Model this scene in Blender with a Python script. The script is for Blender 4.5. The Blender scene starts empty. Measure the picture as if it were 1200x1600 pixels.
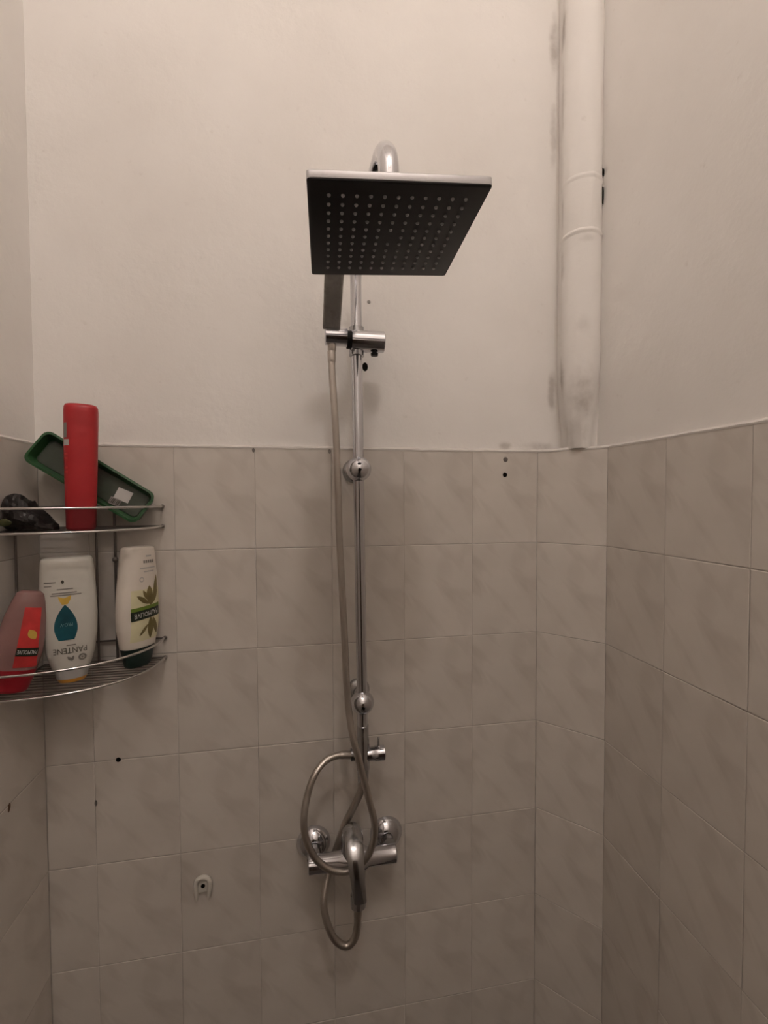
import bpy, math, random
from mathutils import Vector, Matrix, Euler, noise

random.seed(7)
S = bpy.context.scene
COL = S.collection

# ------------------------------------------------------------------ camera
cam_data = bpy.data.cameras.new('camera')
cam_data.sensor_fit = 'VERTICAL'
cam_data.sensor_height = 24.0
cam_data.lens = 24.0 * 712.59 / 1600.0
cam_data.clip_start = 0.01
cam = bpy.data.objects.new('camera', cam_data)
COL.objects.link(cam)


def rot_yaw_pitch_roll(yaw, pitch, roll):
    return (Matrix.Rotation(yaw, 3, 'Z') @ Matrix.Rotation(pitch, 3, 'X') @ Matrix.Rotation(roll, 3, 'Y'))


_r = rot_yaw_pitch_roll(-0.1752, -0.0306, 0.0039)
_right, _fwd, _up = _r.col[0], _r.col[1], _r.col[2]
_m = Matrix((_right, _up, -_fwd)).transposed().to_4x4()
_m.translation = Vector((0.3956, -0.9352, 1.8995))
cam.matrix_world = _m
S.camera = cam

# ------------------------------------------------------------------ world, light, exposure
world = bpy.data.worlds.new('world')
S.world = world
world.use_nodes = True
world.node_tree.nodes['Background'].inputs[0].default_value = (1.0, 0.8, 0.62, 1)
world.node_tree.nodes['Background'].inputs[1].default_value = 0.0

LAMP_POS = Vector((0.47, -1.58, 3.96))   # opal globe lamp under the ceiling, above the frame
LAMP_R, LAMP_STRENGTH, LAMP_COLOR = 0.07, 146.0, (1.0, 0.90, 0.83)

S.view_settings.view_transform = 'Standard'
S.view_settings.look = 'None'
S.view_settings.gamma = 1.0
S.view_settings.use_curve_mapping = False
S.view_settings.exposure = 0.0
try:
    S.cycles.max_bounces = 14
    S.cycles.diffuse_bounces = 10
    S.cycles.glossy_bounces = 6
    S.cycles.caustics_reflective = False
except Exception:
    pass


# ------------------------------------------------------------------ materials
def mat(name, color, rough=0.5, metal=0.0, spec=0.5, trans=0.0, coat=0.0, ior=1.45):
    m = bpy.data.materials.new(name)
    m.use_nodes = True
    b = m.node_tree.nodes['Principled BSDF']
    b.inputs['Base Color'].default_value = (*color, 1)
    b.inputs['Roughness'].default_value = rough
    b.inputs['Metallic'].default_value = metal
    b.inputs['Specular IOR Level'].default_value = spec
    b.inputs['Transmission Weight'].default_value = trans
    b.inputs['Coat Weight'].default_value = coat
    b.inputs['IOR'].default_value = ior
    return m


def nodes(m):
    nt = m.node_tree
    return nt, nt.nodes, nt.links, nt.nodes['Principled BSDF']


def noise_node(N, L, vec, scale, detail=4, rough=0.55, dist=0.0):
    n = N.new('ShaderNodeTexNoise')
    n.inputs['Scale'].default_value = scale
    n.inputs['Detail'].default_value = detail
    n.inputs['Roughness'].default_value = rough
    n.inputs['Distortion'].default_value = dist
    if vec is not None:
        L.new(vec, n.inputs['Vector'])
    return n


def ramp(N, L, fac, stops):
    r = N.new('ShaderNodeValToRGB')
    cr = r.color_ramp
    while len(cr.elements) < len(stops):
        cr.elements.new(0.5)
    for e, (p, c) in zip(cr.elements, stops):
        e.position = p
        e.color = (*c, 1) if len(c) == 3 else c
    L.new(fac, r.inputs['Fac'])
    return r


def mixc(N, L, fac, a, b, blend='MIX'):
    x = N.new('ShaderNodeMix')
    x.data_type = 'RGBA'
    x.blend_type = blend
    for sock, v in ((x.inputs[0], fac), (x.inputs[6], a), (x.inputs[7], b)):
        if isinstance(v, (int, float)):
            sock.default_value = v
        elif isinstance(v, tuple):
            sock.default_value = (*v, 1)
        else:
            L.new(v, sock)
    return x.outputs[2]


def math_node(N, L, op, a, b=None, clamp=False):
    x = N.new('ShaderNodeMath')
    x.operation = op
    x.use_clamp = clamp
    for i, v in enumerate((a, b)):
        if v is None:
            continue
        if isinstance(v, (int, float)):
            x.inputs[i].default_value = v
        else:
            L.new(v, x.inputs[i])
    return x.outputs[0]


def bump(N, L, b, height, strength, dist):
    bp = N.new('ShaderNodeBump')
    bp.inputs['Strength'].default_value = strength
    bp.inputs['Distance'].default_value = dist
    L.new(height, bp.inputs['Height'])
    L.new(bp.outputs['Normal'], b.inputs['Normal'])


PLASTER_COL = (0.80, 0.78, 0.76)


def make_plaster(name, grime=()):
    """Painted plaster: uneven trowel relief, faint blotches, real dirt marks at given spots (x, y, z, rx, ry, rz, strength)."""
    m = mat(name, PLASTER_COL, 0.85, spec=0.25)
    nt, N, L, b = nodes(m)
    g = N.new('ShaderNodeTexCoord')
    P = g.outputs['Object']
    n1 = noise_node(N, L, P, 3.0, 5)
    c = ramp(N, L, n1.outputs['Fac'], [(0.3, (0.76, 0.735, 0.71)), (0.65, (0.82, 0.80, 0.78))]).outputs['Color']
    n2 = noise_node(N, L, P, 55.0, 3)
    fleck = ramp(N, L, n2.outputs['Fac'], [(0.68, (0, 0, 0)), (0.80, (1, 1, 1))]).outputs['Color']
    c = mixc(N, L, math_node(N, L, 'MULTIPLY', fleck, 0.18), c, (0.45, 0.40, 0.36))
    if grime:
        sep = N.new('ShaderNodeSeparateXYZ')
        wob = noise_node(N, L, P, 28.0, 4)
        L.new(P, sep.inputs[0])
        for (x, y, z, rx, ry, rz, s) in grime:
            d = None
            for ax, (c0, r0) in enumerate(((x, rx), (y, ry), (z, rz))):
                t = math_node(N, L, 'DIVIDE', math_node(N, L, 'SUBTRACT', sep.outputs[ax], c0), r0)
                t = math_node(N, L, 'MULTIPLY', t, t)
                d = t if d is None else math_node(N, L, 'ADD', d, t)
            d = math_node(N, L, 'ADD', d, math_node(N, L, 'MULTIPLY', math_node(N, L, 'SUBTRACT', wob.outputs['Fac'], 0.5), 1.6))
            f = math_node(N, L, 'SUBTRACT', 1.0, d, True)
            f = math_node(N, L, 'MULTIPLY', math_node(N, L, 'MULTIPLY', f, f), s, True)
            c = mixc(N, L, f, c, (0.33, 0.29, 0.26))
    L.new(c, b.inputs['Base Color'])
    n3 = noise_node(N, L, P, 14.0, 6, 0.6)
    bump(N, L, b, n3.outputs['Fac'], 0.25, 0.01)
    return m


M_plaster = make_plaster('painted_plaster')
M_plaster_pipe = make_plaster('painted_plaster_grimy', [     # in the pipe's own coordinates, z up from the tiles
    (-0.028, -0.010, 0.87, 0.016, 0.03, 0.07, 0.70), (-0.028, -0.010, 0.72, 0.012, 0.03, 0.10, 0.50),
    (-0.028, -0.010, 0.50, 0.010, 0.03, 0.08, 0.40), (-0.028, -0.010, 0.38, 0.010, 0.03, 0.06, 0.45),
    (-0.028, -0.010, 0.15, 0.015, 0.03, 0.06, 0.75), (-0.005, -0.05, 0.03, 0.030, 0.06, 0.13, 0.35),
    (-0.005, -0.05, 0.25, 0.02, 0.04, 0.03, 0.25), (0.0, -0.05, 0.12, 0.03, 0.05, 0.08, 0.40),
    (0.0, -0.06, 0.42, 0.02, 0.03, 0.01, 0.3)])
M_plaster_back = make_plaster('painted_plaster_spotted', [
    (0.942, 0.006, 2.88, 0.016, 0.02, 0.08, 0.55), (0.942, 0.006, 2.70, 0.012, 0.02, 0.10, 0.35), (0.942, 0.006, 2.13, 0.014, 0.02, 0.06, 0.50),
    (0.830, 0.006, 2.012, 0.022, 0.02, 0.012, 0.5), (0.91, 0.006, 2.012, 0.05, 0.02, 0.014, 0.4)])

M_bead = make_plaster('plaster_bead')
for _e in [n for n in M_bead.node_tree.nodes if n.type == 'VALTORGB'][0].color_ramp.elements:
    _e.color = (0.60, 0.575, 0.55, 1)
M_grout = mat('grout', (0.40, 0.37, 0.34), 0.9, spec=0.2)
nt, N, L, b = nodes(M_grout)
tc = N.new('ShaderNodeTexCoord')
gn = noise_node(N, L, tc.outputs['Object'], 22.0, 4)
L.new(ramp(N, L, gn.outputs['Fac'], [(0.40, (0.38, 0.355, 0.33)), (0.62, (0.54, 0.515, 0.49))]).outputs['Color'], b.inputs['Base Color'])

# marbled ceramic: the same print on every tile (tile coordinates), nudged a little from tile to tile
M_tile = mat('marbled_tile', (0.52, 0.51, 0.50), 0.32, spec=0.4)
nt, N, L, b = nodes(M_tile)
tc = N.new('ShaderNodeTexCoord')
oi = N.new('ShaderNodeObjectInfo')
off = N.new('ShaderNodeCombineXYZ')
r3 = math_node(N, L, 'MULTIPLY', oi.outputs['Random'], 0.035)
L.new(r3, off.inputs[0]); L.new(r3, off.inputs[2])
va = N.new('ShaderNodeVectorMath'); va.operation = 'ADD'
L.new(tc.outputs['Object'], va.inputs[0]); L.new(off.outputs[0], va.inputs[1])
mp = N.new('ShaderNodeMapping')
mp.inputs['Rotation'].default_value = (0, math.radians(-52), 0)
L.new(va.outputs[0], mp.inputs['Vector'])
mp2 = N.new('ShaderNodeMapping')
mp2.inputs['Scale'].default_value = (6.0, 1.0, 20.0)
L.new(mp.outputs[0], mp2.inputs['Vector'])
v1 = noise_node(N, L, mp2.outputs[0], 1.0, 3, 0.5, 0.5)
vein = ramp(N, L, v1.outputs['Fac'], [(0.50, (0, 0, 0)), (0.72, (1, 1, 1))]).outputs['Color']
cl = noise_node(N, L, va.outputs[0], 9.0, 3)
base = ramp(N, L, cl.outputs['Fac'], [(0.3, (0.595, 0.555, 0.512)), (0.7, (0.660, 0.620, 0.575))]).outputs['Color']
c = mixc(N, L, math_node(N, L, 'MULTIPLY', vein, 0.50), base, (0.40, 0.355, 0.315))
# the darker smudge printed near the upper right of each tile
sep = N.new('ShaderNodeSeparateXYZ'); L.new(va.outputs[0], sep.inputs[0])
dx = math_node(N, L, 'DIVIDE', math_node(N, L, 'SUBTRACT', sep.outputs[0], 0.116), 0.020)
dz = math_node(N, L, 'DIVIDE', math_node(N, L, 'SUBTRACT', sep.outputs[2], 0.172), 0.040)
dd = math_node(N, L, 'ADD', math_node(N, L, 'MULTIPLY', dx, dx), math_node(N, L, 'MULTIPLY', dz, dz))
sm0 = math_node(N, L, 'SUBTRACT', 1.0, dd, True)
sm = math_node(N, L, 'MULTIPLY', math_node(N, L, 'MULTIPLY', sm0, v1.outputs['Fac']), 0.42)
c = mixc(N, L, sm, c, (0.40, 0.355, 0.315))
tint = math_node(N, L, 'ADD', math_node(N, L, 'MULTIPLY', oi.outputs['Random'], 0.05), 0.955)
hs = N.new('ShaderNodeHueSaturation')
L.new(c, hs.inputs['Color']); L.new(tint, hs.inputs['Value'])
L.new(hs.outputs[0], b.inputs['Base Color'])

M_brown = make_plaster('bounce_cutting_plaster')  # for the unseen lower front wall, darkened to cut bounce light
for _e in [n for n in M_brown.node_tree.nodes if n.type == 'VALTORGB'][0].color_ramp.elements:
    _e.color = (0.20, 0.17, 0.145, 1)
M_floor = mat('floor_tile', (0.20, 0.17, 0.15), 0.5)
nt, N, L, b = nodes(M_floor)
br = N.new('ShaderNodeTexBrick')
tc = N.new('ShaderNodeTexCoord')
L.new(tc.outputs['Object'], br.inputs['Vector'])
br.offset = 0.0
br.inputs['Color1'].default_value = (0.085, 0.072, 0.062, 1)
br.inputs['Color2'].default_value = (0.095, 0.08, 0.07, 1)
br.inputs['Mortar'].default_value = (0.10, 0.09, 0.08, 1)
br.inputs['Scale'].default_value = 1.0
br.inputs['Brick Width'].default_value = 0.2
br.inputs['Row Height'].default_value = 0.2
br.inputs['Mortar Size'].default_value = 0.003
L.new(br.outputs['Color'], b.inputs['Base Color'])


def metal_mat(name, color, rough, bump_scale=0.0):
    m = mat(name, color, rough, 1.0)
    nt, N, L, b = nodes(m)
    t = N.new('ShaderNodeTexCoord')
    n = noise_node(N, L, t.outputs['Object'], 60.0, 3)
    r = ramp(N, L, n.outputs['Fac'], [(0.35, (rough * 0.8,) * 3), (0.75, (rough * 1.7,) * 3)])
    L.new(r.outputs['Color'], b.inputs['Roughness'])
    return m


M_chrome = metal_mat('chrome', (0.60, 0.60, 0.63), 0.10)
M_chrome_dull = metal_mat('dull_chrome', (0.46, 0.46, 0.47), 0.16)  # darker and rougher than the plain chrome
M_hose = metal_mat('ribbed_hose_metal', (0.50, 0.46, 0.42), 0.36)
M_satin = metal_mat('satin_grey_metal', (0.36, 0.345, 0.33), 0.55)
M_wire = metal_mat('chromed_wire', (0.66, 0.65, 0.64), 0.12)
M_wire_dark = metal_mat('tarnished_wire', (0.22, 0.20, 0.19), 0.35)
M_black = mat('black_plastic', (0.010, 0.009, 0.009), 0.45, spec=0.25)
M_dark = mat('dark_hole', (0.006, 0.005, 0.004), 0.9, spec=0.1)
M_nozzle = mat('grey_silicone', (0.30, 0.30, 0.30), 0.6)
M_whiteplastic = mat('white_plastic', (0.62, 0.60, 0.55), 0.4)
M_bulb = mat('opal_glass', (0.9, 0.88, 0.85), 0.3)
M_wood = mat('brown_wood', (0.055, 0.032, 0.02), 0.5)
nt, N, L, b = nodes(M_wood)
tc = N.new('ShaderNodeTexCoord')
mpw = N.new('ShaderNodeMapping'); mpw.inputs['Scale'].default_value = (14, 14, 1.2)
L.new(tc.outputs['Object'], mpw.inputs['Vector'])
wn = noise_node(N, L, mpw.outputs[0], 2.0, 5)
L.new(ramp(N, L, wn.outputs['Fac'], [(0.3, (0.035, 0.02, 0.012)), (0.7, (0.075, 0.045, 0.028))]).outputs['Color'], b.inputs['Base Color'])


def plastic(name, color, rough=0.35, var=0.06, trans=0.0):
    m = mat(name, color, rough, spec=0.5, trans=trans)
    nt, N, L, b = nodes(m)
    t = N.new('ShaderNodeTexCoord')
    n = noise_node(N, L, t.outputs['Object'], 24.0, 3)
    lo = tuple(max(0, v * (1 - var)) for v in color)
    hi = tuple(min(1, v * (1 + var)) for v in color)
    L.new(ramp(N, L, n.outputs['Fac'], [(0.35, lo), (0.65, hi)]).outputs['Color'], b.inputs['Base Color'])
    return m


M_red = plastic('red_plastic', (0.40, 0.019, 0.024), 0.38)
M_redcap = plastic('dark_red_plastic', (0.17, 0.008, 0.012), 0.4)
M_white = plastic('white_bottle_plastic', (0.58, 0.565, 0.52), 0.40, 0.03)
M_cream = plastic('cream_bottle_plastic', (0.68, 0.63, 0.57), 0.40, 0.03)
M_greencap = plastic('dark_green_plastic', (0.008, 0.022, 0.018), 0.32)
M_green = plastic('green_tray_plastic', (0.024, 0.084, 0.030), 0.30, 0.12)
M_greeninner = plastic('grey_green_plastic', (0.050, 0.062, 0.045), 0.45, 0.2)
M_pink = plastic('pinkish_clear_plastic', (0.34, 0.19, 0.18), 0.16, 0.05, 0.25)
M_pinkcap = plastic('crimson_plastic', (0.29, 0.011, 0.020), 0.35)
M_redlabel = plastic('red_label', (0.55, 0.040, 0.040), 0.4, 0.25)
M_blackfoil = plastic('black_crinkled_plastic', (0.014, 0.011, 0.011), 0.40, 0.3)
M_olivefoil = plastic('olive_crinkled_plastic', (0.05, 0.055, 0.018), 0.45, 0.3)
M_orange = plastic('orange_plastic', (0.62, 0.30, 0.05), 0.4)
M_teal = plastic('teal_print', (0.012, 0.085, 0.115), 0.4, 0.35)
M_yellow = plastic('yellow_print', (0.60, 0.40, 0.08), 0.4, 0.15)
M_ink = mat('grey_ink', (0.22, 0.21, 0.19), 0.5)
M_inkdark = mat('dark_ink', (0.07, 0.065, 0.05), 0.5)
M_inkpale = mat('pale_ink', (0.42, 0.41, 0.40), 0.5)
M_band = mat('black_green_print', (0.010, 0.018, 0.010), 0.4)
M_bandgreen = mat('leaf_green_print', (0.14, 0.22, 0.03), 0.4)
M_whiteink = mat('white_ink', (0.62, 0.62, 0.60), 0.5)
M_tealink = mat('pale_teal_ink', (0.20, 0.34, 0.37), 0.5)
M_labelyellow = plastic('pale_yellow_label', (0.66, 0.63, 0.42), 0.4, 0.08)
M_leaf = plastic('olive_leaf_print', (0.17, 0.135, 0.050), 0.5, 0.3)
M_sticker = plastic('white_paper_sticker', (0.55, 0.54, 0.52), 0.6)
M_stickergrey = plastic('grey_paper_sticker', (0.24, 0.22, 0.21), 0.6, 0.35)


# ------------------------------------------------------------------ geometry helpers
class Mesh:
    def __init__(self):
        self.v, self.f, self.mi = [], [], []

    def add(self, verts, faces, mi=0):
        o = len(self.v)
        self.v += [Vector(p) for p in verts]
        self.f += [tuple(i + o for i in f) for f in faces]
        self.mi += [mi] * len(faces)
        return self

    def box(self, lo, hi, mi=0):
        x0, y0, z0 = lo; x1, y1, z1 = hi
        return self.add([(x0, y0, z0), (x1, y0, z0), (x1, y1, z0), (x0, y1, z0), (x0, y0, z1), (x1, y0, z1), (x1, y1, z1), (x0, y1, z1)],
                        [(0, 3, 2, 1), (4, 5, 6, 7), (0, 1, 5, 4), (1, 2, 6, 5), (2, 3, 7, 6), (3, 0, 4, 7)], mi)

    def rings(self, rings, closed_ends=True, mi=0, loop=False):
        n = len(rings[0])
        verts = [p for r in rings for p in r]
        faces = []
        k = len(rings)
        for a in range(k if loop else k - 1):
            a2 = (a + 1) % k
            for j in range(n):
                j2 = (j + 1) % n
                faces.append((a * n + j, a * n + j2, a2 * n + j2, a2 * n + j))
        if closed_ends and not loop:
            faces.append(tuple(reversed(range(n))))
            faces.append(tuple((k - 1) * n + j for j in range(n)))
        return self.add(verts, faces, mi)

    def tube(self, pts, rad, seg=12, mi=0, loop=False):
        pts = [Vector(p) for p in pts]
        n = len(pts)
        rads = rad if isinstance(rad, (list, tuple)) else [rad] * n
        rings = []
        up = None
        for i, p in enumerate(pts):
            if loop:
                t = pts[(i + 1) % n] - pts[i - 1]
            else:
                t = pts[min(i + 1, n - 1)] - pts[max(i - 1, 0)]
            t.normalize()
            if up is None:
                up = Vector((0, 0, 1)) if abs(t.z) < 0.9 else Vector((0, -1, 0))
            u = up - t * up.dot(t)
            if u.length < 1e-6:
                u = t.orthogonal()
            u.normalize()
            up = u
            w = t.cross(u)
            rings.append([p + (u * math.cos(a) + w * math.sin(a)) * rads[i] for a in [2 * math.pi * k / seg for k in range(seg)]])
        return self.rings(rings, True, mi, loop)

    def lathe(self, origin, axis, profile, seg=28, mi=0):
        """profile: list of (distance along axis, radius)"""
        o = Vector(origin); ax = Vector(axis).normalized()
        u = ax.orthogonal().normalized(); w = ax.cross(u)
        rings = [[o + ax * d + (u * math.cos(a) + w * math.sin(a)) * max(r, 1e-5) for a in [2 * math.pi * k / seg for k in range(seg)]] for d, r in profile]
        return self.rings(rings, True, mi)

    def ball(self, c, r, seg=24, mi=0):
        prof = [(-r * math.cos(math.pi * k / 14), r * math.sin(math.pi * k / 14)) for k in range(15)]
        return self.lathe(c, (0, 0, 1), prof, seg, mi)

    def xform(self, M):
        self.v = [M @ p for p in self.v]
        return self


def build(name, m, mats, parent=None, origin=(0, 0, 0), smooth=True, angle=38):
    o = Vector(origin)
    me = bpy.data.meshes.new(name)
    me.from_pydata([tuple(p - o) for p in m.v], [], m.f)
    mats = mats if isinstance(mats, (list, tuple)) else [mats]
    for x in mats:
        me.materials.append(x)
    me.polygons.foreach_set('material_index', m.mi)
    if smooth:
        me.polygons.foreach_set('use_smooth', [True] * len(me.polygons))
        me.set_sharp_from_angle(angle=math.radians(angle))
    me.update()
    ob = bpy.data.objects.new(name, me)
    COL.objects.link(ob)
    if parent is not None:
        ob.parent = parent
    else:
        ob.location = o
    return ob


def tag(ob, label=None, cat=None, group=None, kind=None):
    for k, v in (('label', label), ('category', cat), ('group', group), ('kind', kind)):
        if v:
            ob[k] = v
    return ob


def empty(name, loc, label, cat, group=None, rot=(0, 0, 0)):
    e = bpy.data.objects.new(name, None)
    e.empty_display_size = 0.02
    e.location = loc
    e.rotation_euler = rot
    COL.objects.link(e)
    return tag(e, label, cat, group)


def spline(pts, per=12):
    P = [Vector(p) for p in pts]
    P = [P[0] * 2 - P[1]] + P + [P[-1] * 2 - P[-2]]
    out = []
    for i in range(1, len(P) - 2):
        for k in range(per):
            t = k / per
            a, b_, c_, d = P[i - 1], P[i], P[i + 1], P[i + 2]
            out.append(0.5 * ((2 * b_) + (c_ - a) * t + (2 * a - 5 * b_ + 4 * c_ - d) * t * t + (3 * b_ - a - 3 * c_ + d) * t ** 3))
    out.append(P[-2].copy())
    return out


def resample(pts, step):
    out = [pts[0]]
    acc = 0.0
    for a, b_ in zip(pts[:-1], pts[1:]):
        d = (b_ - a).length
        while acc + d >= step:
            t = (step - acc) / d
            a = a + (b_ - a) * t
            out.append(a)
            d = (b_ - a).length
            acc = 0.0
        acc += d
    out.append(pts[-1])
    return out


# ------------------------------------------------------------------ room shell
XL, XR = -0.083, 1.0014        # left and right wall faces
CX, CY = 0.9057, -0.1051       # chamfer runs from (CX, 0) to (XR, CY)
ROOM_Y, CEIL, TOP = -2.5, 4.15, 2.0
TW, TH = 0.1509, 0.2
GAP = 0.0013                   # grout joint
REC = 0.0008                   # joint depth
PB = 0.006                     # plaster lies this far behind the tile face

m = Mesh()
m.box((XL - 0.12, REC, 0), (XR + 0.12, 0.12, TOP), 1)
m.box((XL - 0.12, PB, TOP), (XR + 0.12, 0.12, CEIL), 0)
wall_back = tag(build('wall_back', m, [M_plaster_back, M_grout], smooth=False), kind='structure')
m = Mesh()
m.box((XL - 0.12, ROOM_Y, 0), (XL - REC, 0, TOP), 1)
m.box((XL - 0.12, ROOM_Y, TOP), (XL - PB, PB, CEIL), 0)
wall_left = tag(build('wall_left', m, [M_plaster, M_grout], smooth=False), kind='structure')
m = Mesh()
m.box((XR + REC, ROOM_Y, 0), (XR + 0.12, 0, TOP), 1)
m.box((XR + PB, ROOM_Y, TOP), (XR + 0.12, PB, CEIL), 0)
wall_right = tag(build('wall_right', m, [M_plaster, M_grout], smooth=False), kind='structure')
m = Mesh()
m.box((XL - 0.12, ROOM_Y - 0.12, 2.05), (XR + 0.12, ROOM_Y, CEIL), 1)
m.box((XL - 0.12, ROOM_Y - 0.12, 0), (0.05, ROOM_Y, 2.05))
m.box((0.85, ROOM_Y - 0.12, 0), (XR + 0.12, ROOM_Y, 2.05))
wall_front = tag(build('wall_front', m, [M_brown, M_plaster], smooth=False), kind='structure')
m = Mesh(); m.box((0.055, ROOM_Y - 0.07, 0.005), (0.845, ROOM_Y - 0.03, 2.045))
added_door = tag(build('added_door_1', m, M_wood, smooth=False), kind='structure')  # unseen door added to give the chrome something dark to reflect
m = Mesh(); m.box((XL - 0.12, ROOM_Y - 0.12, -0.05), (XR + 0.12, 0.12, 0))
tag(build('floor', m, M_floor, smooth=False), kind='structure')
m = Mesh(); m.box((XL - 0.12, ROOM_Y - 0.12, CEIL), (XR + 0.12, 0.12, CEIL + 0.05))
tag(build('ceiling', m, M_plaster, smooth=False), kind='structure')
# diagonal corner wall that boxes the pipe in below the plaster
cd = Vector((XR - CX, CY, 0)); CLEN = cd.length; cd.normalize()
cn = Vector((cd.y, -cd.x, 0))   # into the room
cn = cn if cn.y < 0 else -cn
m = Mesh()
a = Vector((CX, 0, 0)) - cn * REC; b2 = Vector((XR, CY, 0)) - cn * REC
e0 = Vector((XR + REC, 0 + REC, 0))
pts = [a, b2, Vector((XR + REC, CY + 0.002, 0)), e0, Vector((CX + 0.002, REC, 0))]
m.rings([pts, [p + Vector((0, 0, TOP - 0.0005)) for p in pts]])
wall_corner = tag(build('wall_corner', m, M_grout, smooth=False), kind='structure')

# tiles: one mesh per width, shared
_tile_cache = {}


def tile_mesh(w):
    key = round(w, 4)
    if key not in _tile_cache:
        g = GAP / 2; bv = 0.0009
        x0, x1, z0, z1 = g * 0.55, w - g * 0.55, g, TH - g
        v = []
        for y, i in ((REC - 0.0001, 0.0), (0.0005, 0.0), (0.0, bv)):
            v += [(x0 + i, y, z0 + i), (x1 - i, y, z0 + i), (x1 - i, y, z1 - i), (x0 + i, y, z1 - i)]
        f = [(8, 9, 10, 11)]
        for r in (0, 4):
            for j in range(4):
                f.append((r + j, r + (j + 1) % 4, r + 4 + (j + 1) % 4, r + 4 + j))
        me = bpy.data.meshes.new('tile')
        me.from_pydata(v, [], f)
        me.materials.append(M_tile)
        _tile_cache[key] = me
    return _tile_cache[key]


def put_tile(w, loc, rz, parent):
    o = bpy.data.objects.new('tile', tile_mesh(w))
    COL.objects.link(o)
    o.parent = parent
    o.location = loc
    o.rotation_euler = (random.uniform(-0.0012, 0.0012), random.uniform(-0.002, 0.002), rz + random.uniform(-0.002, 0.002))


for r in range(10):
    z = TOP - TH * (r + 1)
    put_tile(-XL, (XL, 0, z), 0, wall_back)
    for k in range(6):
        put_tile(TW, (k * TW, 0, z), 0, wall_back)
    put_tile(CLEN, (CX, 0, z), math.atan2(cd.y, cd.x), wall_corner)
    y = CY; k = 0
    while y > ROOM_Y + 0.02:
        w = min(TW, y - ROOM_Y)
        put_tile(w, (XR, y, z), -math.pi / 2, wall_right)
        y -= TW
    y = 0.0
    while y > ROOM_Y + 0.02:
        w = min(TW, y - ROOM_Y)
        put_tile(w, (XL, y - w, z), math.pi / 2, wall_left)
        y -= TW


# sloping plaster bead over the top course of tiles
def bead(name, p0, p1, nrm, seed):
    p0, p1, nrm = Vector(p0), Vector(p1), Vector(nrm)
    n = max(2, int((p1 - p0).length / 0.008))
    rings = []
    for i in range(n + 1):
        p = p0.lerp(p1, i / n)
        w1 = noise.noise(Vector((i * 0.17, seed, 0))) * 0.0016
        w2 = noise.noise(Vector((i * 0.45, seed + 9, 0))) * 0.0006
        h = 0.0060 + w1 * 1.5 + w2
        dz = w1 * 0.6 + w2
        rings.append([p + Vector((0, 0, -0.0018 + dz)) + nrm * 0.0007, p + Vector((0, 0, 0.0012 + dz)) + nrm * 0.0009,
                      p - nrm * (PB * 0.55) + Vector((0, 0, h * 0.6)), p - nrm * (PB + 0.001) + Vector((0, 0, h)),
                      p - nrm * (PB + 0.001) + Vector((0, 0, -0.0005)), p - nrm * 0.0002 + Vector((0, 0, -0.0018 + dz))])
    m = Mesh(); m.rings(rings)
    return tag(build(name, m, M_bead, angle=60), kind='structure')


bead('trim_1', (XL, 0, TOP), (CX + 0.01, 0, TOP), (0, -1, 0), 1)
bead('trim_2', (XR, CY + 0.01, TOP), (XR, ROOM_Y + 0.01, TOP), (-1, 0, 0), 5)
bead('trim_3', (XL, 0, TOP), (XL, ROOM_Y + 0.01, TOP), (1, 0, 0), 11)
bead('trim_4', (CX, 0, TOP), (XR, CY, TOP), cn, 17)

# plastered-over pipe in the corner
PCX, PCY, PR = 0.9725, -0.053, 0.0385
root = empty('drain_pipe', (0.965, -0.02, TOP), 'white plastered drain pipe running up the right corner above the tiles', 'pipe')


def pipe_rings(zs, extra):
    rings = []
    for z in zs:
        ring = []
        for k in range(21):
            a_ = math.radians(138 + 192 * k / 20)
            w = noise.noise(Vector((a_ * 2.2, z * 6, 3))) * 0.0014 + noise.noise(Vector((a_ * 6, z * 22, 8))) * 0.0005
            rr = PR + w + extra(z)
            ring.append(Vector((min(PCX + rr * math.cos(a_), XR + PB + 0.003), PCY + rr * math.sin(a_), z)))
        ring.append(Vector((XR + PB + 0.004, ring[-1].y + 0.004, z)))
        ring.append(Vector((XR + PB + 0.004, PB + 0.003, z)))
        ring.insert(0, Vector((ring[0].x + 0.012, PB + 0.003, z)))
        rings.append(ring)
    return rings


zs = [TOP + 0.002 + i * 0.02 for i in range(int((CEIL - TOP) / 0.02))] + [CEIL - 0.001]
m = Mesh(); m.rings(pipe_rings(zs, lambda z: -0.016 * math.exp(-((z - TOP) / 0.10) ** 2)))
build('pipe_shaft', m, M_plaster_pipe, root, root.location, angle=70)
for zc, hh in ((2.545, 0.0016), (2.437, 0.0024)):
    z5 = [zc + d for d in (-0.012, -0.006, -0.002, 0.001, 0.004, 0.010)]
    prof = dict(zip([round(z, 4) for z in z5], (-0.001, 0.0, hh * 0.7, hh, 0.0003, -0.001)))
    m = Mesh(); m.rings(pipe_rings(z5, lambda z: prof[round(z, 4)]))
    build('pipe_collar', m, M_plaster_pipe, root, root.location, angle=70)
for zc, ln, w in ((2.563, 0.013, 0.0040), (2.517, 0.030, 0.0026)):
    m = Mesh()
    pts = []
    for k in range(14):
        a_ = 2 * math.pi * k / 14
        q = 1 + 0.35 * noise.noise(Vector((k, zc, 0)))
        pts.append((w * math.cos(a_) * q, ln / 2 * math.sin(a_) * q))
    # the gap lies in the seam between the pipe and the right wall
    m.rings([[Vector((XR + PB - 0.0002 - u * 0.3, -0.0745 - u, zc + v)) for u, v in pts],
             [Vector((XR + PB - 0.0045 - u * 0.3, -0.0765 - u, zc + v)) for u, v in pts]])
    build('seam_gap', m, M_dark, root, root.location)


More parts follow.
